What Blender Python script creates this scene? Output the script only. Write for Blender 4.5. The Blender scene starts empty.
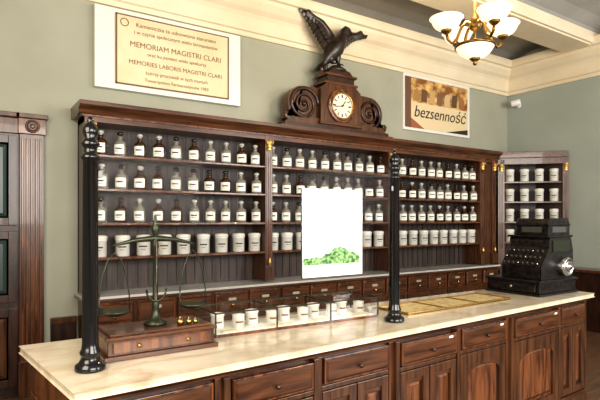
import bpy, math, random
from mathutils import Matrix, Vector
random.seed(7)
S=bpy.context.scene
S.view_settings.view_transform='Standard'
try: S.view_settings.look='Medium High Contrast'
except Exception as e: print(e)
pi=math.pi
def T(x,y,z): return Matrix.Translation((x,y,z))
def R(a,ax): return Matrix.Rotation(math.radians(a),4,ax)

# ---------------- materials ----------------
def base_mat(name,col,rough=.5,metal=0,spec=.5,emit=None,es=0,alpha=1,coat=0):
    m=bpy.data.materials.new(name); m.use_nodes=True
    b=m.node_tree.nodes['Principled BSDF']
    b.inputs['Base Color'].default_value=(*col,1)
    b.inputs['Roughness'].default_value=rough
    b.inputs['Metallic'].default_value=metal
    b.inputs['Specular IOR Level'].default_value=spec
    b.inputs['Coat Weight'].default_value=coat
    if emit:
        b.inputs['Emission Color'].default_value=(*emit,1); b.inputs['Emission Strength'].default_value=es
    b.inputs['Alpha'].default_value=alpha
    return m
def noise_mat(name,c1,c2,scale=(1,1,1),nscale=5,detail=4,rough=.5,metal=0,bump=0,lo=.35,hi=.65,coat=0,dist=0,spec=.5):
    m=base_mat(name,c1,rough,metal,spec=spec,coat=coat); nt=m.node_tree; b=nt.nodes['Principled BSDF']
    tc=nt.nodes.new('ShaderNodeTexCoord'); mp=nt.nodes.new('ShaderNodeMapping'); mp.inputs['Scale'].default_value=scale
    n=nt.nodes.new('ShaderNodeTexNoise'); n.inputs['Scale'].default_value=nscale; n.inputs['Detail'].default_value=detail; n.inputs['Distortion'].default_value=dist
    r=nt.nodes.new('ShaderNodeValToRGB'); e=r.color_ramp.elements
    e[0].position=lo; e[0].color=(*c1,1); e[1].position=hi; e[1].color=(*c2,1)
    L=nt.links; L.new(tc.outputs['Object'],mp.inputs['Vector']); L.new(mp.outputs[0],n.inputs['Vector']); L.new(n.outputs[0],r.inputs[0]); L.new(r.outputs[0],b.inputs['Base Color'])
    if bump:
        bp=nt.nodes.new('ShaderNodeBump'); bp.inputs['Strength'].default_value=bump; L.new(n.outputs[0],bp.inputs['Height']); L.new(bp.outputs[0],b.inputs['Normal'])
    return m
WALL=noise_mat('wall_paint',(.345,.345,.275),(.39,.39,.315),nscale=1.5,rough=.8,bump=.03)
WALLR=noise_mat('wall_paint_right',(.35,.385,.345),(.39,.425,.38),nscale=1.5,rough=.8)
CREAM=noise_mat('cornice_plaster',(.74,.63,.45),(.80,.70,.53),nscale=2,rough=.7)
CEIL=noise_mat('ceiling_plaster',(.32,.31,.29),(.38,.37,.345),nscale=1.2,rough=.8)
FLOOR=noise_mat('floor_boards',(.10,.05,.03),(.17,.09,.05),scale=(1,8,1),nscale=3,rough=.35)
WOOD=noise_mat('wood_walnut_vertical',(.040,.016,.007),(.125,.050,.021),scale=(14,14,1.2),nscale=2.2,rough=.3,coat=.2,dist=.4)
WOODH=noise_mat('wood_walnut_horizontal',(.045,.017,.008),(.14,.054,.023),scale=(1.2,14,14),nscale=2.2,rough=.28,coat=.25,dist=.4)
WOODL=noise_mat('wood_counter_panel',(.055,.018,.007),(.21,.076,.029),scale=(9,9,1.2),nscale=2.2,rough=.25,coat=.35,dist=.8)
DARK=noise_mat('wood_dark_stain',(.015,.006,.004),(.05,.019,.010),scale=(10,10,2),nscale=2,rough=.35,coat=.2)
BACKP=noise_mat('shelf_backboard',(.038,.026,.022),(.082,.058,.050),scale=(10,1,.8),nscale=2,rough=.5)
MARB=noise_mat('marble_cream',(.72,.63,.49),(.50,.35,.21),scale=(1,1.6,1),nscale=3.2,detail=8,rough=.12,lo=.42,hi=.82,dist=1.6)
GREYTOP=noise_mat('worktop_grey',(.50,.50,.48),(.62,.61,.57),nscale=4,rough=.15)
BLACK=base_mat('cast_iron_black',(.008,.008,.009),.22,.3,coat=.5)
GOLD=noise_mat('gilded_ornament',(.55,.33,.08),(.85,.6,.22),nscale=40,rough=.35,metal=.8)
BRASS=base_mat('brass',(.50,.32,.12),.25,1)
BRONZE=base_mat('bronze_green',(.05,.055,.035),.35,.7)
STEEL=base_mat('steel',(.55,.55,.55),.25,1)
PORC=noise_mat('porcelain',(.80,.79,.74),(.72,.70,.63),nscale=9,rough=.25)
PAPER=base_mat('label_paper',(.88,.87,.78),.7)
TAG=base_mat('drawer_tag',(.40,.36,.27),.6)
INK=base_mat('ink',(.03,.025,.02),.6)
INKB=base_mat('ink_brown',(.20,.10,.04),.6)
GCLEAR=base_mat('bottle_glass_clear',(.23,.215,.185),.06,coat=.6)
GAMB=base_mat('bottle_glass_amber',(.05,.02,.01),.08,coat=.6)
GSTOP=base_mat('stopper_glass',(.48,.48,.45),.08,coat=.6)
GCAP=base_mat('stopper_dark',(.02,.017,.015),.15,coat=.5)
SIGNP=noise_mat('sign_parchment',(.72,.58,.36),(.80,.67,.46),nscale=3,rough=.6)
WHITE=base_mat('white_lacquer',(.76,.76,.70),.4)
WPLAST=base_mat('white_plastic',(.8,.8,.8),.3)
DIAL=base_mat('clock_dial',(.80,.74,.60),.4)
def glass_mat(name,tr=.93,tint=(1,1,1)):
    m=bpy.data.materials.new(name); m.use_nodes=True; nt=m.node_tree; nt.nodes.clear()
    o=nt.nodes.new('ShaderNodeOutputMaterial'); mx=nt.nodes.new('ShaderNodeMixShader'); t=nt.nodes.new('ShaderNodeBsdfTransparent'); g=nt.nodes.new('ShaderNodeBsdfGlossy')
    t.inputs[0].default_value=(*tint,1); g.inputs['Roughness'].default_value=.02; mx.inputs[0].default_value=1-tr
    nt.links.new(t.outputs[0],mx.inputs[1]); nt.links.new(g.outputs[0],mx.inputs[2]); nt.links.new(mx.outputs[0],o.inputs[0]); return m
GLASS=glass_mat('pane_glass',.965)
GLASSS=glass_mat('antireflective_glass',.998)

# ---------------- mesh builder ----------------
class M:
    def __init__(s): s.v=[];s.f=[];s.mi=[];s.sm=[];s.mats=[];s.x=Matrix.Identity(4)
    def idx(s,m):
        if m not in s.mats: s.mats.append(m)
        return s.mats.index(m)
    def add(s,vs,fs,m,smooth=False):
        o=len(s.v); x=s.x
        s.v+= [tuple(x@Vector(p)) for p in vs]
        i=s.idx(m)
        for f in fs: s.f.append([a+o for a in f]); s.mi.append(i); s.sm.append(smooth)
    def box(s,x0,x1,y0,y1,z0,z1,m):
        s.add([(x0,y0,z0),(x1,y0,z0),(x1,y1,z0),(x0,y1,z0),(x0,y0,z1),(x1,y0,z1),(x1,y1,z1),(x0,y1,z1)],
              [(0,3,2,1),(4,5,6,7),(0,1,5,4),(1,2,6,5),(2,3,7,6),(3,0,4,7)],m)
    def lathe(s,prof,c,m,seg=16,a0=0,a1=2*pi,smooth=True,sx=1,sy=1):
        full=abs(a1-a0-2*pi)<1e-6; n=seg if full else seg+1
        vs=[];fs=[]
        for r,z in prof:
            for k in range(n):
                a=a0+(a1-a0)*k/seg; vs.append((c[0]+r*math.cos(a)*sx,c[1]+r*math.sin(a)*sy,c[2]+z))
        for j in range(len(prof)-1):
            for k in range(seg):
                k2=(k+1)%n; fs.append((j*n+k,j*n+k2,(j+1)*n+k2,(j+1)*n+k))
        s.add(vs,fs,m,smooth)
    def prism(s,pts,axis,d0,d1,m,smooth=False):
        n=len(pts); vs=[]
        for d in (d0,d1):
            for p,q in pts:
                vs.append((d,p,q) if axis=='x' else (p,d,q) if axis=='y' else (p,q,d))
        fs=[tuple(range(n)),tuple(range(2*n-1,n-1,-1))]+[(i,(i+1)%n,n+(i+1)%n,n+i) for i in range(n)]
        s.add(vs,fs,m,smooth)
    def tube(s,pts,rad,m,seg=8,cap=True):
        pts=[Vector(p) for p in pts]; n=len(pts)
        if not isinstance(rad,(list,tuple)): rad=[rad]*n
        vs=[];fs=[];up=None
        for i in range(n):
            t=(pts[min(i+1,n-1)]-pts[max(i-1,0)]).normalized()
            if up is None: up=Vector((0,0,1)) if abs(t.z)<.9 else Vector((0,1,0))
            a=t.cross(up).normalized(); b=a.cross(t).normalized(); up=b
            for k in range(seg):
                an=2*pi*k/seg; vs.append(tuple(pts[i]+(a*math.cos(an)+b*math.sin(an))*rad[i]))
        for i in range(n-1):
            for k in range(seg): k2=(k+1)%seg; fs.append((i*seg+k,i*seg+k2,(i+1)*seg+k2,(i+1)*seg+k))
        if cap: fs+= [tuple(range(seg)),tuple(range((n-1)*seg,n*seg))]
        s.add(vs,fs,m,True)
    def sphere(s,c,r,m,seg=12,sx=1,sy=1,sz=1):
        s.lathe([(max(1e-4,math.cos(t)*r),math.sin(t)*r*sz) for t in [(-.5+i/8)*pi for i in range(9)]],c,m,seg,sx=sx,sy=sy)
    def frustum(s,x0,x1,z0,z1,y,h,ins,m):
        s.add([(x0,y,z0),(x1,y,z0),(x1,y,z1),(x0,y,z1),(x0+ins,y-h,z0+ins),(x1-ins,y-h,z0+ins),(x1-ins,y-h,z1-ins),(x0+ins,y-h,z1-ins)],
              [(4,5,6,7),(0,1,5,4),(1,2,6,5),(2,3,7,6),(3,0,4,7)],m)
    def panel(s,x0,x1,z0,z1,y,fw,mf,mp,th=.02):
        s.box(x0,x1,y+th,y+th+.015,z0,z1,mp)
        s.box(x0,x0+fw,y,y+th,z0,z1,mf); s.box(x1-fw,x1,y,y+th,z0,z1,mf)
        s.box(x0+fw,x1-fw,y,y+th,z0,z0+fw,mf); s.box(x0+fw,x1-fw,y,y+th,z1-fw,z1,mf)
        g=.012
        s.frustum(x0+fw+g,x1-fw-g,z0+fw+g,z1-fw-g,y+th,th*.8,.03 if z1-z0>.3 else .014,mp)
    def obj(s,name,parent=None,bevel=0,mtx=None):
        me=bpy.data.meshes.new(name); me.from_pydata(s.v,[],s.f)
        for m in s.mats: me.materials.append(m)
        me.polygons.foreach_set('material_index',s.mi); me.polygons.foreach_set('use_smooth',s.sm); me.update()
        o=bpy.data.objects.new(name,me); S.collection.objects.link(o)
        if parent: o.parent=parent
        if mtx: o.matrix_world=mtx
        if bevel:
            b=o.modifiers.new('bevel','BEVEL'); b.width=bevel; b.segments=2; b.limit_method='ANGLE'; b.angle_limit=math.radians(50)
        return o
def empty(name,mtx=None):
    o=bpy.data.objects.new(name,None); S.collection.objects.link(o); o.empty_display_size=.1
    if mtx: o.matrix_world=mtx
    return o
def text(body,name,loc,size,mat,parent,rot=(90,0,0),sx=1,align='CENTER',ext=.001,shear=0):
    c=bpy.data.curves.new(name,'FONT'); c.body=body; c.size=size; c.extrude=ext; c.align_x=align; c.align_y='CENTER'; c.shear=shear
    c.materials.append(mat); o=bpy.data.objects.new(name,c); S.collection.objects.link(o)
    o.location=loc; o.rotation_euler=[math.radians(a) for a in rot]; o.scale=(sx,1,1); o.parent=parent; return o

YW=5.22; XR=7.81; XL=-1.3; YF=4.87
# ---------------- room ----------------
m=M(); m.box(XL-.2,XR+.2,YW,YW+.15,0,5.0,WALL); m.obj('wall_back')
m=M(); m.box(XR,XR+.15,-3,YW,0,5.0,WALLR); m.obj('wall_right')
m=M(); m.box(XL-.15,XL,-3,YW,0,5.0,WALL); m.obj('wall_left')
m=M(); m.box(XL-.15,XR+.15,-3,YW+.15,-.1,0,FLOOR); m.obj('floor')
prof=[(YW,4.22),(5.1,4.30),(4.95,4.37),(4.75,4.41),(4.5,4.42),(4.28,4.38),(4.1,4.32),(4.1,4.18),(3.72,4.18),(3.72,4.3)]
for i in range(1,13):
    a=pi*i/12; prof.append((3.72-1.6*(1-math.cos(a)),4.3+.32*math.sin(a)))
prof+=[(.52,4.18),(.15,4.18),(.15,4.3)]
for i in range(1,13):
    a=pi*i/12; prof.append((.15-1.6*(1-math.cos(a)),4.3+.32*math.sin(a)))
prof+=[(-3.05,5.1),(YW,5.1)]
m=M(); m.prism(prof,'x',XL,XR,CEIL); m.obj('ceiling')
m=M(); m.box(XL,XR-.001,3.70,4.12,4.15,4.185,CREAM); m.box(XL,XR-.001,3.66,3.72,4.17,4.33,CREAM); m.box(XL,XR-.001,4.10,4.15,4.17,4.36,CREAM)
m.obj('trim_ceiling_beam',bevel=.01)
cp=[(0,3.74),(.03,3.74),(.035,3.79),(.06,3.80),(.07,3.84),(.075,3.95),(.10,3.99),(.15,4.03),(.20,4.10),(.21,4.14),(.25,4.15),(.26,4.22),(.26,4.26),(0,4.26)]
m=M(); m.prism([(YW-a,b) for a,b in cp],'x',XL,XR,CREAM); m.obj('trim_cornice_back')
m=M(); m.prism([(XR-a,b) for a,b in cp],'y',-3,YW-.01,CREAM); m.obj('trim_cornice_right')
m=M()
m.box(.66,.885,YW-.03,YW,0,.66,DARK); m.box(.66,.885,YW-.05,YW,.62,.68,WOOD); m.obj('baseboard_back',bevel=.004)
m=M(); m.box(XR-.03,XR,-3,3.35,0,.62,DARK)
m.box(XR-.05,XR,-3,3.35,.60,.66,WOOD)
for i in range(8): 
    y=-2.9+i*.78; m.box(XR-.04,XR-.02,y,y+.06,.1,.6,WOOD)
m.obj('baseboard_right',bevel=.004)

# ---------------- door left ----------------
E=empty('door_1'); m=M(); YD=YW; H=2.38
m.box(.40,.60,YD-.07,YD,0,H,WOOD)
for k in range(5): m.box(.415+k*.037,.433+k*.037,YD-.085,YD-.06,.35,H-.04,WOODL)
m.box(.39,.61,YD-.10,YD,0,.32,WOOD)
m.box(.39,.615,YD-.09,YD,H,H+.14,WOODL); m.box(.37,.63,YD-.12,YD,H+.14,H+.18,WOOD)
m.x=T(.503,YD-.09,H+.07)@R(90,'X'); m.lathe([(.06,0),(.06,.015),(.048,.02),(.038,.008),(.02,.008),(.02,.03),(.001,.03)],(0,0,0),WOOD,20); m.x=Matrix.Identity(4)
m.box(-.62,.40,YD-.06,YD,H,H+.14,WOOD); m.box(-.72,.40,YD-.12,YD,H+.14,H+.18,WOOD)
m.box(-.85,-.62,YD-.09,YD,0,H+.14,WOOD)
m.obj('frame',E,.004)
m=M()
DG=base_mat('door_glass_dark',(.03,.05,.045),.3)
m.box(-.62,.40,YD-.04,YD-.01,0,H,DARK)
for a,b in ((-.60,-.12),(-.08,.385)):
    m.panel(a,b,.1,.8,YD-.06,.07,DARK,WOOD); m.panel(a,b,.86,1.50,YD-.06,.07,DARK,DG); m.panel(a,b,1.55,H-.02,YD-.06,.07,DARK,DG)
m.obj('leaf',E,.003)
m=M(); m.sphere((-.05,YD-.12,1.1),.03,BRASS); m.tube([(-.05,YD-.06,1.1),(-.05,YD-.12,1.1)],.012,BRASS); m.obj('handle',E)

# ---------------- shelving ----------------
E=empty('apothecary_shelving')
X0,X1=.90,7.01; PIL=[.905,2.79,4.67]; 
m=M()
m.box(X0,X1,5.17,YW-.001,.9,2.56,BACKP)
for k in range(60):
    x=X0+.05+k*.102
    if x<X1-.05: m.box(x,x+.006,5.163,5.17,.93,2.5,DARK)
m.obj('backboard',E)
m=M()
for z in (2.21,1.895,1.575,1.25): m.box(X0+.02,6.62,4.885,5.17,z-.026,z,WOODH)
m.box(X0,X1,4.86,YW-.001,2.50,2.56,WOODH)
for z in (2.21,1.895,1.575,1.25): m.box(X0+.02,6.62,4.878,4.886,z-.022,z-.004,WOODL)
m.obj('shelves',E,.003)
m=M()
m.prism([(YW-.001,2.56),(4.85,2.56),(4.84,2.58),(4.83,2.60),(4.80,2.62),(4.775,2.64),(4.775,2.675),(YW-.001,2.675)],'x',X0-.06,X1+.02,WOODH)
m.box(X0-.03,X1+.01,4.845,YW-.001,2.545,2.562,WOODL)
m.obj('crown_moulding',E)
m=M()
def pilaster(x,w=.09,d0=YF,d1=5.17):
    m.box(x,x+w,d0,d1,.92,2.5,WOOD)
    for k in range(3):
        xx=x+.016+k*(w-.032)/2.6; m.box(xx,xx+.01,d0-.008,d0,1.15,2.32,WOODL)
    m.box(x-.01,x+w+.01,d0-.02,d0+.03,.92,1.08,WOOD)
    m.box(x-.008,x+w+.008,d0-.014,d0+.03,2.48,2.545,WOODL)
    c=x+w/2
    m.lathe([(.03,0),(.034,.02),(.028,.03),(.033,.06),(.045,.09),(.04,.095),(.048,.11)],(c,d0-.004,2.38),GOLD,12)
    for sx in (-1,1):
        m.tube([(c+sx*(.032+.014*math.cos(t)),d0-.03,2.47+.014*math.sin(t)) for t in [i*.7 for i in range(9)]],.006,GOLD,6)
    m.lathe([(.001,0),(.012,.01),(.02,.04),(.012,.06),(.016,.075),(.001,.09)],(c,d0-.016,1.09),GOLD,10)
for x in PIL: pilaster(x)
pilaster(6.60,.10); pilaster(6.90,.10); m.box(6.68,6.92,4.9,5.17,.92,2.5,WOOD)
m.box(X0,X0+.03,4.86,YW-.001,.9,2.56,WOOD)
m.obj('pilasters',E,.002)
m=M()
m.box(.90,6.95,4.80,YW-.001,.08,.86,WOOD); m.box(.90,6.95,4.84,YW-.001,0,.08,DARK)
n=15; w=(6.93-.93)/n
for i in range(n):
    a=.93+i*w
    m.box(a+.015,a+w-.015,4.775,4.80,.64,.84,WOODL); m.frustum(a+.03,a+w-.03,.655,.825,4.775,.01,.012,WOODH)
    m.box(a+w/2-.045,a+w/2+.045,4.760,4.766,.755,.785,TAG)
    m.x=T(a+w/2,4.766,.71)@R(90,'X'); m.lathe([(.008,0),(.008,.012),(.018,.02),(.016,.03),(.001,.034)],(0,0,0),BRASS,10); m.x=Matrix.Identity(4)
    if i%2==0 and i<14: m.panel(a+.01,a+2*w-.01,.12,.61,4.778,.05,WOOD,WOODL)
m.obj('base_drawers',E,.003)
m=M(); m.box(.86,6.93,4.735,5.169,.86,.882,WOODH); m.box(.865,6.93,4.74,5.165,.882,.905,GREYTOP); m.obj('worktop',E,.003)

def bottle(mm,x,y,z,s,g):
    h=s
    mm.lathe([(.001,0),(.050,0),(.055,.006),(.055,.125),(.050,.140),(.030,.155),(.022,.162),(.020,.180),(.028,.183),(.028,.190),(.018,.192)],(x,y,z),g,14,sx=h,sy=h)
    mm.lathe([(.014,.192),(.012,.200),(.026,.208),(.030,.219),(.024,.232),(.010,.238),(.001,.240)],(x,y,z),GCAP if random.random()<.35 else GSTOP,10,sx=h,sy=h)
    a0=-pi/2-.95-.5; a1=-pi/2+.95-.5
    mm.lathe([(.0565,.022),(.0565,.112)],(x,y,z),PAPER,8,a0,a1,sx=h,sy=h)
    mm.lathe([(.0572,.066),(.0572,.080)],(x,y,z),INK,6,a0+.4,a1-.4,sx=h,sy=h)
    if random.random()<.5: mm.lathe([(.0572,.046),(.0572,.051)],(x,y,z),INK,6,a0+.6,a1-.6,sx=h,sy=h)
def jar(mm,x,y,z,s,lab=True):
    mm.lathe([(.001,0),(.052,0),(.056,.005),(.056,.15),(.060,.153),(.060,.160),(.054,.163),(.062,.168),(.062,.19),(.052,.203),(.001,.207)],(x,y,z),PORC,18,sx=s,sy=s)
    a=-pi/2-.35
    mm.lathe([(.0562,.153),(.0605,.1545)],(x,y,z),INK,18,sx=s,sy=s)
    if lab:
        mm.lathe([(.0568,.085),(.0568,.098)],(x,y,z),INK,6,a-.6,a+.6,sx=s,sy=s)
        mm.lathe([(.0568,.060),(.0568,.066)],(x,y,z),INKB,6,a-.35,a+.35,sx=s,sy=s)
bays=[(1.06,2.72,10),(2.95,4.60,10),(4.83,6.54,10)]
m=M()
for a,b,n in bays:
    for z in (2.21,1.895,1.575):
        for i in range(n):
            x=a+(b-a)*i/(n-1)+random.uniform(-.01,.01)
            bottle(m,x,4.97+random.uniform(-.012,.012),z,random.uniform(1.0,1.1),GAMB if random.random()<.3 else GCLEAR)
m.obj('apothecary_bottles')
m=M()
for a,b,n in bays:
    n=9
    for i in range(n):
        x=a+(b-a)*i/(n-1)+random.uniform(-.008,.008)
        jar(m,x,5.0,1.25,random.uniform(1.15,1.22))
m.obj('porcelain_jars')

# ---------------- corner cabinet (diagonal) ----------------
W=1.07
mc=T(7.04,4.865,0)@R(-45,'Z')
E=empty('corner_cabinet'); m=M(); m.x=mc
m.box(0,.10,0,.03,.9,2.56,WOOD); m.box(W-.12,W-.03,0,.03,.9,2.56,WOOD)
tri=lambda d,z0,z1,mt,e=0: m.prism([(0.03-e,d),(W-.05+e,d),(W-.11+e,d+.06),(W-.42,d+.36),(.42,d+.36),(.06-e,d+.06)],'z',z0,z1,mt)
for z in (2.21,1.895,1.575,1.25): tri(.03,z-.026,z,WOODH)
tri(.0,2.48,2.58,WOODH); tri(-.04,2.58,2.675,WOODH,.0); tri(0,.10,.88,WOOD)
m.box(.02,W-.05,-.04,.02,.86,.90,WOODH)
m.box(.40,.68,.385,.40,.9,2.5,BACKP)
m.prism([(.08,.05),(.42,.39),(.40,.40),(.06,.06)],'z',.9,2.5,BACKP); m.prism([(W-.12,.05),(W-.42,.39),(W-.40,.40),(W-.11,.06)],'z',.9,2.5,BACKP)
for c in (.05,W-.075):
    m.lathe([(.03,0),(.034,.02),(.028,.03),(.033,.06),(.045,.09),(.048,.11)],(c,-.004,2.37),GOLD,12)
    for k in (-.02,.0,.02): m.box(c+k-.005,c+k+.005,-.008,0,1.15,2.32,WOODL)
for k in range(2): m.panel(.06+k*.47,.52+k*.47,.14,.6,-.022,.05,WOOD,WOODL)
for k in range(2): m.box(.08+k*.47,.50+k*.47,-.022,0,.64,.84,WOODL)
m.obj('carcass',E,.003)
m=M(); m.x=mc
for z in (2.21,1.895,1.575,1.25):
    for i in range(4): jar(m,.20+i*.22,.12,z,1.15)
m.x=Matrix.Identity(4)
m.obj('porcelain_jars.001')
m=M()
m.box(7.45,XR-.001,3.40,4.02,0,.84,DARK); m.box(7.42,XR-.001,3.37,4.03,.84,.88,WOODH)
m.obj('low_side_cabinet',bevel=.004)

# ---------------- clock with eagle ----------------
E=empty('eagle_mantel_clock'); CX=3.87
m=M(); zb=2.675
m.box(CX-.88,CX+.86,4.85,5.12,zb,zb+.03,WOODH); m.box(CX-.82,CX+.80,4.87,5.11,zb+.03,zb+.07,DARK)
m.prism([(CX-.80,zb+.07),(CX+.78,zb+.07),(CX+.70,zb+.13),(CX+.32,zb+.15),(CX-.32,zb+.15),(CX-.72,zb+.13)],'y',4.90,5.09,WOOD)
m.prism([(CX-.31,zb+.10),(CX+.31,zb+.10),(CX+.31,3.20),(CX+.22,3.27),(CX-.22,3.27),(CX-.31,3.20)],'y',4.87,5.10,WOOD)
m.box(CX-.33,CX+.33,4.85,5.11,zb+.09,zb+.13,WOODH)
m.box(CX-.26,CX+.26,4.86,5.11,3.27,3.30,WOODH); m.box(CX-.21,CX+.21,4.87,5.10,3.30,3.37,DARK); m.box(CX-.24,CX+.24,4.85,5.11,3.37,3.40,WOODH)
m.prism([(CX-.2,3.40),(CX+.2,3.40),(CX+.12,3.46),(CX-.12,3.46)],'y',4.88,5.09,DARK)
for sx in (-1,1):
    m.lathe([(.02,0),(.03,.02),(.015,.04),(.025,.07),(.001,.10)],(CX+sx*.22,4.98,3.40),WOOD,10)
m.obj('case',E,.004)
m=M()
for sx in (-1,1):
    c=CX+sx*.52; zc=2.985
    # bracket-shaped side piece that flares down to the plinth
    out=[(CX+sx*.30,zb+.12),(CX+sx*.30,3.20),(CX+sx*.40,3.205)]
    for t in range(0,13):
        a=pi/2-sx*0-t*pi/12*.85
        out.append((c+sx*.225*math.cos(a),zc+.215*math.sin(a)))
    out+=[(CX+sx*.76,zb+.20),(CX+sx*.78,zb+.12)]
    m.prism(out,'y',4.935,5.06,WOOD)
    sp=[]
    for i in range(74):
        t=i/73; a=t*2.4*2*pi+ (pi if sx>0 else 0)
        r=.205*(1-.84*t); sp.append((c+sx*-1*r*math.cos(a)*(1 if sx<0 else -1)*1.05,4.93,zc+r*math.sin(a)))
    m.tube(sp,[.024-.010*i/73 for i in range(74)],DARK,8)
    m.sphere((c,4.93,zc),.03,DARK)
    m.tube([(c+sx*.14,4.93,zc-.17),(c+sx*.2,4.93,zc-.19),(c+sx*.26,4.93,zc-.18),(c+sx*.28,4.93,zc-.14),(c+sx*.25,4.93,zc-.12)],[.02,.03,.028,.02,.012],WOOD,8)
m.obj('volutes',E)
m=M(); m.x=T(CX,4.87,3.01)@R(90,'X')
m.lathe([(.215,0),(.215,.02),(.20,.03),(.185,.022),(.18,.035),(.165,.04),(.155,.02)],(0,0,0),WOODL,40)
m.lathe([(.168,.03),(.165,.042),(.152,.035)],(0,0,0),BRASS,40)
m.lathe([(.158,.018),(.001,.018)],(0,0,0),DIAL,40,smooth=False)
m.lathe([(.075,.0185),(.072,.0185)],(0,0,0),INKB,40,smooth=False)
for k in range(12):
    q=m.x; m.x=q@R(30*k,'Z'); m.box(-.007 if k%3 else -.010,.007 if k%3 else .010,.098,.138,.018,.020,INK); m.x=q
q=m.x; m.x=q@R(-40,'Z'); m.box(-.006,.006,-.02,.08,.022,.024,INK); m.x=q@R(100,'Z'); m.box(-.0045,.0045,-.03,.12,.025,.027,INK); m.x=q
m.lathe([(.010,.018),(.010,.03),(.001,.03)],(0,0,0),INK,10)
m.obj('dial',E)
EAG=noise_mat('eagle_dark_bronze',(.010,.008,.007),(.045,.03,.022),nscale=14,rough=.35,bump=.3)
m=M(); EX=CX-.03
m.lathe([(.13,0),(.14,.02),(.10,.05),(.06,.08),(.001,.09)],(CX,4.98,3.455),EAG,12)
body=[((EX-.17,5.02,3.50),.020),((EX-.12,5.01,3.57),.045),((EX-.05,5.0,3.66),.095),((EX+.02,4.98,3.76),.118),((EX+.07,4.96,3.85),.095),((EX+.10,4.94,3.92),.058),((EX+.115,4.93,3.965),.050),((EX+.145,4.92,3.995),.052),((EX+.175,4.91,3.99),.037),((EX+.20,4.905,3.98),.020),((EX+.225,4.90,3.955),.009),((EX+.228,4.90,3.935),.002)]
m.tube([b[0] for b in body],[b[1] for b in body],EAG,14)
for sx in (-.05,.05):
    m.tube([(EX+sx,4.97,3.70),(EX+sx*1.1-.01,4.96,3.61),(EX+sx,4.95,3.545)],[.05,.035,.014],EAG,8)
    for t in (-.03,0,.03): m.tube([(EX+sx,4.95,3.55),(EX+sx+t,4.91,3.545),(EX+sx+t*1.2,4.89,3.525)],[.012,.009,.003],EAG,6)
def feather(p0,p1,w,yoff=0,bend=.03):
    p0=Vector(p0);p1=Vector(p1); d=p1-p0; n=Vector((-d.z,0,d.x)).normalized()
    vs=[];fs=[];N=7
    for i in range(N):
        t=i/(N-1); ww=w*(.55+.8*t-1.15*max(0,t-.55)**1.2*2) if t<1 else .002
        ww=max(ww,.002); c=p0+d*t+n*bend*math.sin(pi*t)
        vs+=[tuple(c-n*ww/2+Vector((0,.004,0))),tuple(c+Vector((0,-.010,0))),tuple(c+n*ww/2+Vector((0,.004,0))),tuple(c+Vector((0,.012,0)))]
    for i in range(N-1):
        for k in range(4): k2=(k+1)%4; fs.append((i*4+k,i*4+k2,(i+1)*4+k2,(i+1)*4+k))
    m.add(vs,fs,EAG)
for k in range(5): feather((EX-.08,5.02,3.62),(EX-.27+k*.05,5.03+.004*k,3.43),.05,bend=0)
def wing(sh,elb,tip,root,n=12,w=.07,s=1,sag=.05):
    sh=Vector(sh);elb=Vector(elb);tip=Vector(tip);root=Vector(root)
    m.tube([sh,(sh+elb)/2+Vector((0,0,.01)),elb,(elb+tip)/2,elb.lerp(tip,.8)],[.055,.045,.038,.026,.010],EAG,8)
    for i in range(n):
        t=i/(n-1)
        a = sh.lerp(elb,t*2) if t<.5 else elb.lerp(tip,(t-.5)*1.4)
        b = root.lerp(tip,t**1.2)
        b = b+Vector((0,0,-sag*math.sin(pi*t)))
        feather(a+Vector((0,.012*(i%2),0)),b,w,bend=.012*s)
    for i in range(n-3):
        t=i/(n-4); a=sh.lerp(elb,t*2) if t<.5 else elb.lerp(tip,(t-.5)*.9)
        b=root.lerp(tip,t**1.3); feather(a+Vector((0,-.02,0)),a.lerp(b,.5)+Vector((0,-.02,0)),w*1.1,bend=.01)
wing((EX-.02,4.97,3.84),(EX-.20,4.97,4.03),(EX-.52,4.99,4.16),(EX-.12,5.0,3.68),14,.09,1,.03)
wing((EX+.08,5.01,3.84),(EX+.30,5.03,4.0),(EX+.62,5.05,4.07),(EX+.16,5.03,3.74),14,.08,-1,-.03)
m.obj('eagle',E)

# ---------------- signs ----------------
E=empty('memorial_plaque'); m=M()
m.box(1.04,2.62,YW-.07,YW-.001,2.905,3.71,WHITE)
m.obj('frame',E,.006)
m=M(); m.box(1.25,2.45,YW-.085,YW-.07,2.97,3.65,SIGNP)
for a,b,c,d in ((1.235,2.465,3.648,3.660),(1.235,2.465,2.96,2.972),(1.235,1.247,2.96,3.66),(2.453,2.465,2.96,3.66)): m.box(a,b,YW-.09,YW-.07,c,d,INKB)
m.obj('panel',E)
for t,z,s in (("Kamieniczka ta odnowiona staraniem",3.575,.058),("i w czynie spolecznym wielu farmaceutów",3.50,.054),("MEMORIAM MAGISTRI CLARI",3.375,.078),("oraz ku pamieci wielu aptekarzy",3.295,.05),("MEMORIES LABORIS MAGISTRI CLARI",3.195,.062),("którzy pracowali w tych murach",3.105,.052),("Towarzystwo Farmaceutyczne 1983",3.03,.048)):
    text(t,'lettering',(1.87,YW-.087,z),s,INKB,E)
m=M(); m.x=T(1.32,YW-.085,3.58)@R(90,'X'); m.lathe([(.042,0),(.042,.004),(.034,.004),(.034,0)],(0,0,0),INKB,20); m.obj('seal',E)

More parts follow.
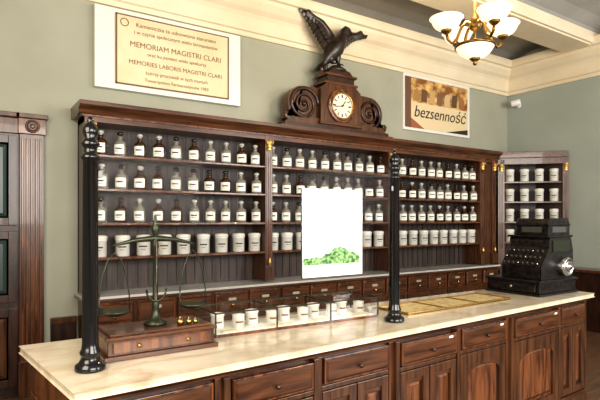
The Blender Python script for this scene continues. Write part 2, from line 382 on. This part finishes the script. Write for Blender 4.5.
E=empty('advertising_poster'); m=M()
m.box(5.27,6.76,YW-.03,YW-.001,2.92,3.74,WHITE)
PIC=noise_mat('poster_picture',(.25,.10,.03),(.80,.52,.20),scale=(1,1,1.6),nscale=7,detail=6,rough=.4,lo=.38,hi=.62)
m.box(5.42,6.70,YW-.036,YW-.03,3.34,3.70,PIC); m.box(5.42,6.70,YW-.036,YW-.03,2.96,3.34,base_mat('poster_cream',(.74,.60,.38),.5))
m.box(5.30,5.42,YW-.036,YW-.03,2.96,3.70,base_mat('poster_dark_border',(.16,.08,.05),.5))
m.prism([(5.42,2.96),(5.70,2.96),(5.42,3.10)],'y',YW-.038,YW-.036,base_mat('poster_red',(.35,.12,.06),.5))
m.prism([(6.70,2.96),(6.2,2.96),(6.70,3.04)],'y',YW-.038,YW-.036,INK)
cols=[(.40,.22,.08),(.16,.08,.04),(.55,.36,.16),(.22,.12,.07),(.62,.45,.25),(.12,.07,.04),(.34,.15,.06)]
for i in range(7):
    mt_=base_mat('poster_figure',cols[i],.5)
    m.prism([(5.46+i*.17,3.36),(5.58+i*.17,3.36),(5.60+i*.17,3.48+.05*(i%3)),(5.55+i*.17,3.55),(5.48+i*.17,3.52+.03*(i%2))],'y',YW-.038,YW-.036,mt_)
m.obj('board',E,.003)
text("bezsenność",'lettering',(6.06,YW-.039,3.20),.24,INK,E,shear=.25,ext=.001)

m=M()
m.x=T(XR,5.0,3.55)@R(-90,'Y')
m.lathe([(.05,0),(.05,.02),(.001,.03)],(0,0,0),WPLAST,16); m.tube([(0,0,.02),(0,0,.10)],.016,WPLAST,8)
m.x=T(XR-.14,4.97,3.56)@R(-60,'Z')@R(-100,'Y')
m.lathe([(.001,-.08),(.045,-.08),(.05,-.07),(.05,.06),(.044,.07),(.038,.065)],(0,0,0),WPLAST,18); m.lathe([(.040,.064),(.001,.064)],(0,0,0),BLACK,18)
m.obj('security_camera')

# ---------------- counter ----------------
E=empty('pharmacy_counter')
P=[(.341,2.033),(4.65,2.245),(4.65,2.93),(.232,2.948)]
m=M(); m.prism(P,'z',.915,.95,MARB); m.obj('marble_top',E,.007)
m=M()
c=[(.341+.055,2.033+.07),(4.60,2.245+.06),(4.60,2.90),(.232+.055,2.915)]
m.prism(c,'z',.09,.915,DARK); m.prism([(c[0][0]+.03,c[0][1]+.03),(c[1][0]-.03,c[1][1]+.03),(c[2][0]-.03,c[2][1]-.03),(c[3][0]+.03,c[3][1]-.03)],'z',0,.09,DARK)
m.obj('carcass',E)
ang=math.degrees(math.atan2(.212,4.309))
m=M(); m.x=T(.341,2.033,0)@R(ang,'Z'); Y=.05
LX=4.30
m.prism([(.02,.915),(.02,.905),(.035,.895),(.05,.885),(.05,.875),(.08,.875),(.08,.915)],'x',.03,LX-.02,WOODH)
m.box(.04,LX-.03,.045,.09,.0,.10,WOODH); m.box(.04,LX-.03,.03,.05,.0,.07,WOOD)
br=[.04,.64,1.20,1.78,2.40,3.02,3.76,4.27]
for i in range(7):
    a,b=br[i],br[i+1]
    off=-.022 if i in (1,3,5) else 0
    y=Y+off
    m.box(a-.0,a+.035,y-.004,.09,.09,.875,WOOD); m.box(b-.035,b,y-.004,.09,.09,.875,WOOD)
    m.box(a+.03,b-.03,y+.01,.09,.60,.64,WOODH)
    m.box(a+.045,b-.045,y-.012,.09,.725,.862,WOODL); m.frustum(a+.055,b-.055,.735,.852,y-.012,.008,.012,WOODH)
    m.box(a+.03,b-.03,y+.002,.09,.690,.715,WOOD)
    if i in (4,5): 
        m.panel(a+.04,b-.04,.11,.685,y-.002,.075,WOOD,WOODL,.025)
    else:
        h=(a+b)/2
        m.panel(a+.04,h-.004,.11,.685,y-.002,.055,WOOD,WOODL,.025); m.panel(h+.004,b-.04,.11,.685,y-.002,.055,WOOD,WOODL,.025)
    q=(a+b)/2
    s=m.x; m.x=s@T(q,y-.02,.79)@R(90,'X'); m.lathe([(.006,0),(.006,.010),(.013,.016),(.012,.022),(.001,.026)],(0,0,0),DARK,12); m.x=s
    if i in (3,4,5): m.box(b-.14,b-.10,y-.024,y-.018,.835,.850,PAPER)
for a,b in ((br[5],br[6]),(br[4],br[5])):
    cxx=(a+b)/2; r=(b-a)/2-.115; y=Y-.022 if a==br[5] else Y
    pts=[(cxx-r,.61)]+[(cxx-r*math.cos(pi*t/10),.52+.07*math.sin(pi*t/10)) for t in range(11)]+[(cxx+r,.61)]
    m.prism(pts,'y',y,y+.02,WOOD)
m.obj('front_panels',E,.003)
d=Vector((.341-.232,2.033-2.948)); L=d.length; an=math.degrees(math.atan2(d.y,d.x))
m=M(); m.x=T(.232,2.948,0)@R(an,'Z')
m.box(.04,L-.06,.02,.06,.88,.915,WOODH); m.box(.04,L-.06,.03,.06,.0,.10,WOODH)
m.box(.04,.08,.035,.07,.1,.88,WOOD); m.box(L-.11,L-.07,.035,.07,.1,.88,WOOD)
for z0,z1 in ((.74,.87),(.59,.73)): m.box(.09,L-.12,.03,.06,z0,z1,WOODL)
m.panel(.09,L/2-.02,.12,.58,.032,.05,WOOD,WOODL); m.panel(L/2-.01,L-.12,.12,.58,.032,.05,WOOD,WOODL)
m.obj('end_panels',E,.003)

def post(name,x,y):
    m=M()
    m.lathe([(.001,.95),(.062,.95),(.065,.957),(.062,.975),(.048,.985),(.040,1.0),(.038,1.015),(.044,1.02),(.044,1.03),(.036,1.045),(.034,1.07),(.031,1.86),(.038,1.865),(.038,1.88),(.028,1.885),(.026,1.91),(.034,1.92),(.040,1.93),(.030,1.945),(.022,1.955),(.032,1.975),(.034,1.99),(.026,2.01),(.012,2.022),(.014,2.03),(.010,2.045),(.001,2.05)],(x,y,0),BLACK,24)
    m.obj(name)
post('iron_post',.449,2.31); post('iron_post.001',2.284,2.33)
E=empty('glass_counter_screen')
m=M(); m.box(.49,2.24,2.317,2.323,1.06,1.93,GLASSS); m.obj('pane',E)
m=M()
for x,z in ((.487,1.2),(.487,1.8),(2.243,1.2),(2.243,1.8)): m.box(x-.005,x+.012,2.308,2.332,z-.015,z+.015,BLACK)
m.obj('clips',E)
WH=base_mat('reflection_white',(.80,.85,.86),.15,emit=(.9,.95,.95),es=.15)  # bright window reflection painted as pale, faintly glowing colour
GRN=noise_mat('reflection_foliage',(.02,.12,.015),(.34,.58,.22),nscale=60,detail=6,rough=.4,lo=.40,hi=.62)  # outdoor greenery mirrored in the glass, put in as flat colour
m=M(); m.box(1.557,1.995,2.308,2.316,1.275,1.778,WH)  # added flat panel drawing the window's reflection on the pane
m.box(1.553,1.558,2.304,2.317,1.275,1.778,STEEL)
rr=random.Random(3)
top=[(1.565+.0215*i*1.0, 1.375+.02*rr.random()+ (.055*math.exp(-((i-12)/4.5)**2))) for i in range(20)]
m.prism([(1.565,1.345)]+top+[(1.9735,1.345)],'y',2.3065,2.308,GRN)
m.box(1.57,1.975,2.3065,2.308,1.31,1.318,base_mat('reflection_rail',(.55,.6,.55),.4))  # pale strip, part of the painted reflection
m.obj('painted_window_reflection',E)

# ---------------- balance scale ----------------
E=empty('balance_scale'); bx,by=.80,2.52
mt=T(bx,by,.95)
m=M(); m.x=mt
m.box(-.28,.28,-.15,.15,0,.022,WOODH); m.box(-.262,.262,-.135,.135,.022,.095,WOOD); m.box(-.275,.275,-.147,.147,.095,.108,WOODH); m.box(-.25,.25,-.125,.125,.108,.12,WOODH)
m.box(-.24,.24,-.142,-.13,.032,.085,WOODL)
for x in (-.12,.12): m.x=mt@T(x,-.142,.06)@R(90,'X'); m.lathe([(.006,0),(.012,.012),(.001,.018)],(0,0,0),BRASS,10)
m.obj('wooden_base',E,.003)
m=M(); m.x=mt@T(0,0,.12)@Matrix.Scale(1.2,4,(0,0,1))@T(0,0,-.12)
m.lathe([(.001,.12),(.055,.12),(.058,.13),(.035,.142),(.022,.16),(.016,.19),(.020,.20),(.014,.215),(.012,.44),(.019,.45),(.014,.465),(.012,.50),(.020,.515),(.016,.54),(.006,.555),(.009,.57),(.001,.585)],(0,0,0),BRONZE,16)
m.tube([(-.21,0,.455),(-.18,0,.463),(-.1,0,.478),(0,0,.485),(.1,0,.478),(.18,0,.463),(.21,0,.455)],[.005,.006,.010,.013,.010,.006,.005],BRONZE,8)
m.tube([(0,-.02,.48),(0,-.022,.36),(0,-.022,.25)],[.004,.003,.001],STEEL,6)
m.tube([(-.05*math.cos(t),-.018,.27-.05*math.sin(t)) for t in [pi*i/8 for i in range(9)]],.005,BRONZE,6)
for sx in (-1,1):
    c=.20*sx
    m.tube([(c,0,.457),(c,0,.43)],.004,BRONZE,6)
    m.tube([(c-.072,0,.19),(c-.070,0,.26),(c-.055,0,.34),(c-.03,0,.40),(c,0,.43),(c+.03,0,.40),(c+.055,0,.34),(c+.070,0,.26),(c+.072,0,.19)],.0035,BRONZE,6)
    m.lathe([(.001,.172),(.04,.174),(.068,.185),(.076,.195),(.074,.195),(.06,.188),(.001,.178)],(c,0,0),BRONZE,20)
m.obj('balance',E)
m=M(); m.x=mt
for i,(x,r) in enumerate(((.10,.016),(.145,.013),(.18,.011))):
    m.lathe([(.001,.12),(r,.12),(r,.12+r*1.8),(r*.4,.12+r*2),(r*.5,.12+r*2.6),(.001,.12+r*2.8)],(x,-.085,0),BRASS,12)
m.obj('weights',E)

# ---------------- glass display case ----------------
E=empty('glass_display_case')
mt=T(1.14,2.54,.95)@R(-2,'Z'); cl,cd,ch=1.16,.30,.13
m=M(); m.x=mt; m.box(0,cl,0,cd,0,.015,WOODL); m.box(.01,cl-.01,.01,cd-.01,.015,.018,PAPER); m.obj('tray',E,.002)
m=M(); m.x=mt
m.box(0,cl,0,.004,.015,ch,GLASS); m.box(0,cl,cd-.004,cd,.015,ch,GLASS); m.box(0,.004,.004,cd-.004,.015,ch,GLASS); m.box(cl-.004,cl,.004,cd-.004,.015,ch,GLASS); m.box(0,cl,0,cd,ch,ch+.004,GLASS)
m.obj('panes',E)
m=M(); m.x=mt; r=.0035
for a in (0,cl/3,2*cl/3,cl):
    for b in (0,cd): m.box(a-r,a+r,b-r,b+r,.015,ch+.006,BRONZE)
    m.box(a-r,a+r,0,cd,ch,ch+.007,BRONZE)
for b in (0,cd): m.box(0,cl,b-r,b+r,ch,ch+.007,BRONZE)
m.obj('edges',E)
m=M(); m.x=mt
for i in range(10):
    x=.08+i*.112
    if i%2==0:
        m.lathe([(.001,.018),(.036,.018),(.038,.03),(.038,.085),(.042,.09),(.042,.104),(.001,.11)],(x,.17,0),PORC,16)
    else:
        m.lathe([(.001,.018),(.036,.018),(.036,.09),(.040,.095),(.001,.10)],(x,.12,0),PORC,16)
    m.lathe([(.039,.05),(.039,.06)],(x,.17 if i%2==0 else .12,0),INKB,6,-2.4,-1.2)
for i in range(7): m.box(.06+i*.155,.15+i*.155,.03,.075,.018,.022,PAPER if i%2 else SIGNP)
m.obj('exhibits',E)

TR=bpy.data.materials.new('tray_pattern'); TR.use_nodes=True; nt=TR.node_tree; b=nt.nodes['Principled BSDF']
tc=nt.nodes.new('ShaderNodeTexCoord'); v=nt.nodes.new('ShaderNodeTexVoronoi'); v.inputs['Scale'].default_value=22
rp=nt.nodes.new('ShaderNodeValToRGB'); rp.color_ramp.elements[0].color=(.38,.25,.09,1); rp.color_ramp.elements[0].position=.15; rp.color_ramp.elements[1].color=(.72,.56,.28,1); rp.color_ramp.elements[1].position=.5
nt.links.new(tc.outputs['Object'],v.inputs['Vector']); nt.links.new(v.outputs['Distance'],rp.inputs[0]); nt.links.new(rp.outputs[0],b.inputs['Base Color']); b.inputs['Roughness'].default_value=.4
m=M(); m.x=T(2.50,2.42,.95)@R(1,'Z')
m.box(0,1.2,0,.32,0,.010,TR)
for a in (0,.39,.79,1.19): m.box(a,a+.01,0,.32,.0,.018,BRASS)
for b_ in (0,.31): m.box(0,1.2,b_,b_+.01,0,.018,BRASS)
m.obj('ornamental_coin_tray',bevel=.001)

# ---------------- cash register ----------------
E=empty('antique_cash_register'); REG=noise_mat('register_black_japanned',(.008,.006,.007),(.04,.032,.032),nscale=30,detail=5,rough=.3,metal=.5,bump=.25)
mt=T(4.0,2.36,.95)
m=M(); m.x=mt
m.box(.0,.60,.0,.54,0,.02,REG); m.box(.015,.585,.015,.525,.02,.115,REG); m.box(.0,.60,.0,.54,.115,.135,REG)
m.box(-.002,.02,.05,.49,.035,.10,REG)
m.x=mt@T(.0,.27,.07)@R(-90,'Y'); m.lathe([(.01,0),(.015,.015),(.001,.022)],(0,0,0),STEEL,10); m.x=mt
m.prism([(.08,.135),(.57,.135),(.58,.20),(.58,.38),(.55,.48),(.52,.50),(.22,.50),(.205,.46),(.20,.41),(.18,.37),(.13,.31),(.08,.25)],'y',.04,.42,REG)
m.box(.18,.57,.03,.43,.495,.515,REG)
m.prism([(.22,.515),(.56,.515),(.56,.62),(.53,.66),(.26,.66),(.22,.62)],'y',.06,.37,REG)
m.box(.21,.57,.05,.38,.60,.615,REG)
m.obj('body',E,.006)
m=M(); m.x=mt
GRAY=base_mat('register_key_grey',(.07,.065,.06),.4)
m.box(.218,.222,.12,.31,.54,.59,GRAY)
m.box(.28,.50,.056,.062,.54,.59,GRAY)
for r in range(3):
    for k in range(8):
        t=r/2; x=.09+.085*t; z=.26+.105*t
        m.x=mt@T(x,.075+k*.045,z)@R(-50,'Y'); m.lathe([(.004,0),(.004,.02),(.010,.022),(.010,.028),(.001,.03)],(0,0,0),GRAY if (r+k)%4 else STEEL,8)
m.x=mt@T(.40,.04,.24)@R(90,'X')
m.lathe([(.085,0),(.085,.05),(.078,.065),(.068,.07),(.06,.06),(.03,.06),(.03,.08),(.001,.085)],(0,0,0),STEEL,28)
m.x=mt
m.box(.25,.52,.032,.042,.37,.47,BRONZE)
m.obj('fittings',E)

# ---------------- chandelier ----------------
E=empty('chandelier'); cx,cy=3.80,2.86; top=4.60
BOWL=base_mat('alabaster_glass',(.85,.76,.60),.35,emit=(1,.84,.56),es=.85)
CHB=base_mat('chandelier_brass',(.22,.13,.04),.3,.9)
m=M(); zc=2.99
m.lathe([(.001,-.0),(.012,.0),(.02,.015),(.012,.03),(.03,.04),(.05,.06),(.02,.07)],(cx,cy,zc),CHB,16)
m.lathe([(.165,.155),(.176,.158),(.176,.178),(.16,.182)],(cx,cy,zc),CHB,28)
m.lathe([(.012,.15),(.012,.30),(.04,.32),(.06,.36),(.035,.42),(.018,.46),(.014,.9),(.02,.92),(.012,.94),(.010,top-zc-.06),(.06,top-zc-.04),(.07,top-zc)],(cx,cy,zc),CHB,16)
n=4
bw=M(); bw.lathe([(.03,.055),(.08,.07),(.13,.105),(.16,.15),(.168,.165)],(cx,cy,zc),BOWL,28)
for k in range(n):
    a=2*pi*k/n-.35; ux,uy=math.cos(a),math.sin(a)
    P=[(0.02,.36),(.09,.38),(.14,.32),(.18,.22),(.23,.18),(.27,.21),(.285,.27)]
    m.tube([(cx+ux*r,cy+uy*r,zc+z) for r,z in P],[.014,.014,.015,.015,.014,.013,.013],CHB,8)
    m.tube([(cx+ux*r,cy+uy*r,zc+z) for r,z in [(.165,.17),(.18,.20),(.19,.22)]],.009,CHB,8)
    x,y=cx+ux*.285,cy+uy*.285
    m.lathe([(.001,.25),(.02,.255),(.04,.27),(.05,.288),(.03,.295)],(x,y,zc),CHB,14)
    bw.lathe([(.03,.283),(.06,.290),(.095,.312),(.118,.343),(.132,.378),(.148,.392),(.144,.396),(.125,.38),(.105,.345),(.08,.32),(.03,.30)],(x,y,zc),BOWL,22)
m.obj('frame',E); bw.obj('glass_bowls',E)
def point(name,loc,p,col,r=.08):
    l=bpy.data.lights.new(name,'POINT'); l.energy=p; l.color=col; l.shadow_soft_size=r
    o=bpy.data.objects.new(name,l); o.location=loc; o.parent=E; S.collection.objects.link(o)
point('bulb',(cx,cy,zc+.62),75,(1,.80,.52))

# ---------------- lights ----------------
def area(name,loc,tgt,sx,sy,p,col):
    l=bpy.data.lights.new(name,'AREA'); l.shape='RECTANGLE'; l.size=sx; l.size_y=sy; l.energy=p; l.color=col
    o=bpy.data.objects.new(name,l); o.location=loc; o.rotation_euler=(Vector(tgt)-Vector(loc)).to_track_quat('-Z','Y').to_euler(); S.collection.objects.link(o)
area('window_light_front',(1.5,-2.6,2.6),(3.2,4.5,1.5),3.5,2.2,300,(1,.95,.87))
area('window_light_left',(-1.1,1.6,2.4),(2.5,4.6,2.0),2.0,1.8,110,(1,.90,.76))
area('window_light_right',(6.2,-2.4,2.6),(5.5,4.5,1.6),2.5,2.2,200,(.97,.98,.97))
w=bpy.data.worlds.new('world'); S.world=w; w.use_nodes=True; w.node_tree.nodes['Background'].inputs[0].default_value=(1,.97,.91,1); w.node_tree.nodes['Background'].inputs[1].default_value=.5

c=bpy.data.cameras.new('camera'); c.sensor_width=36; c.lens=30; c.shift_y=20/600; c.clip_start=.05
o=bpy.data.objects.new('camera',c); o.location=(0,0,1.6); o.rotation_euler=(math.radians(90),0,math.radians(-33.75)); S.collection.objects.link(o); S.camera=o
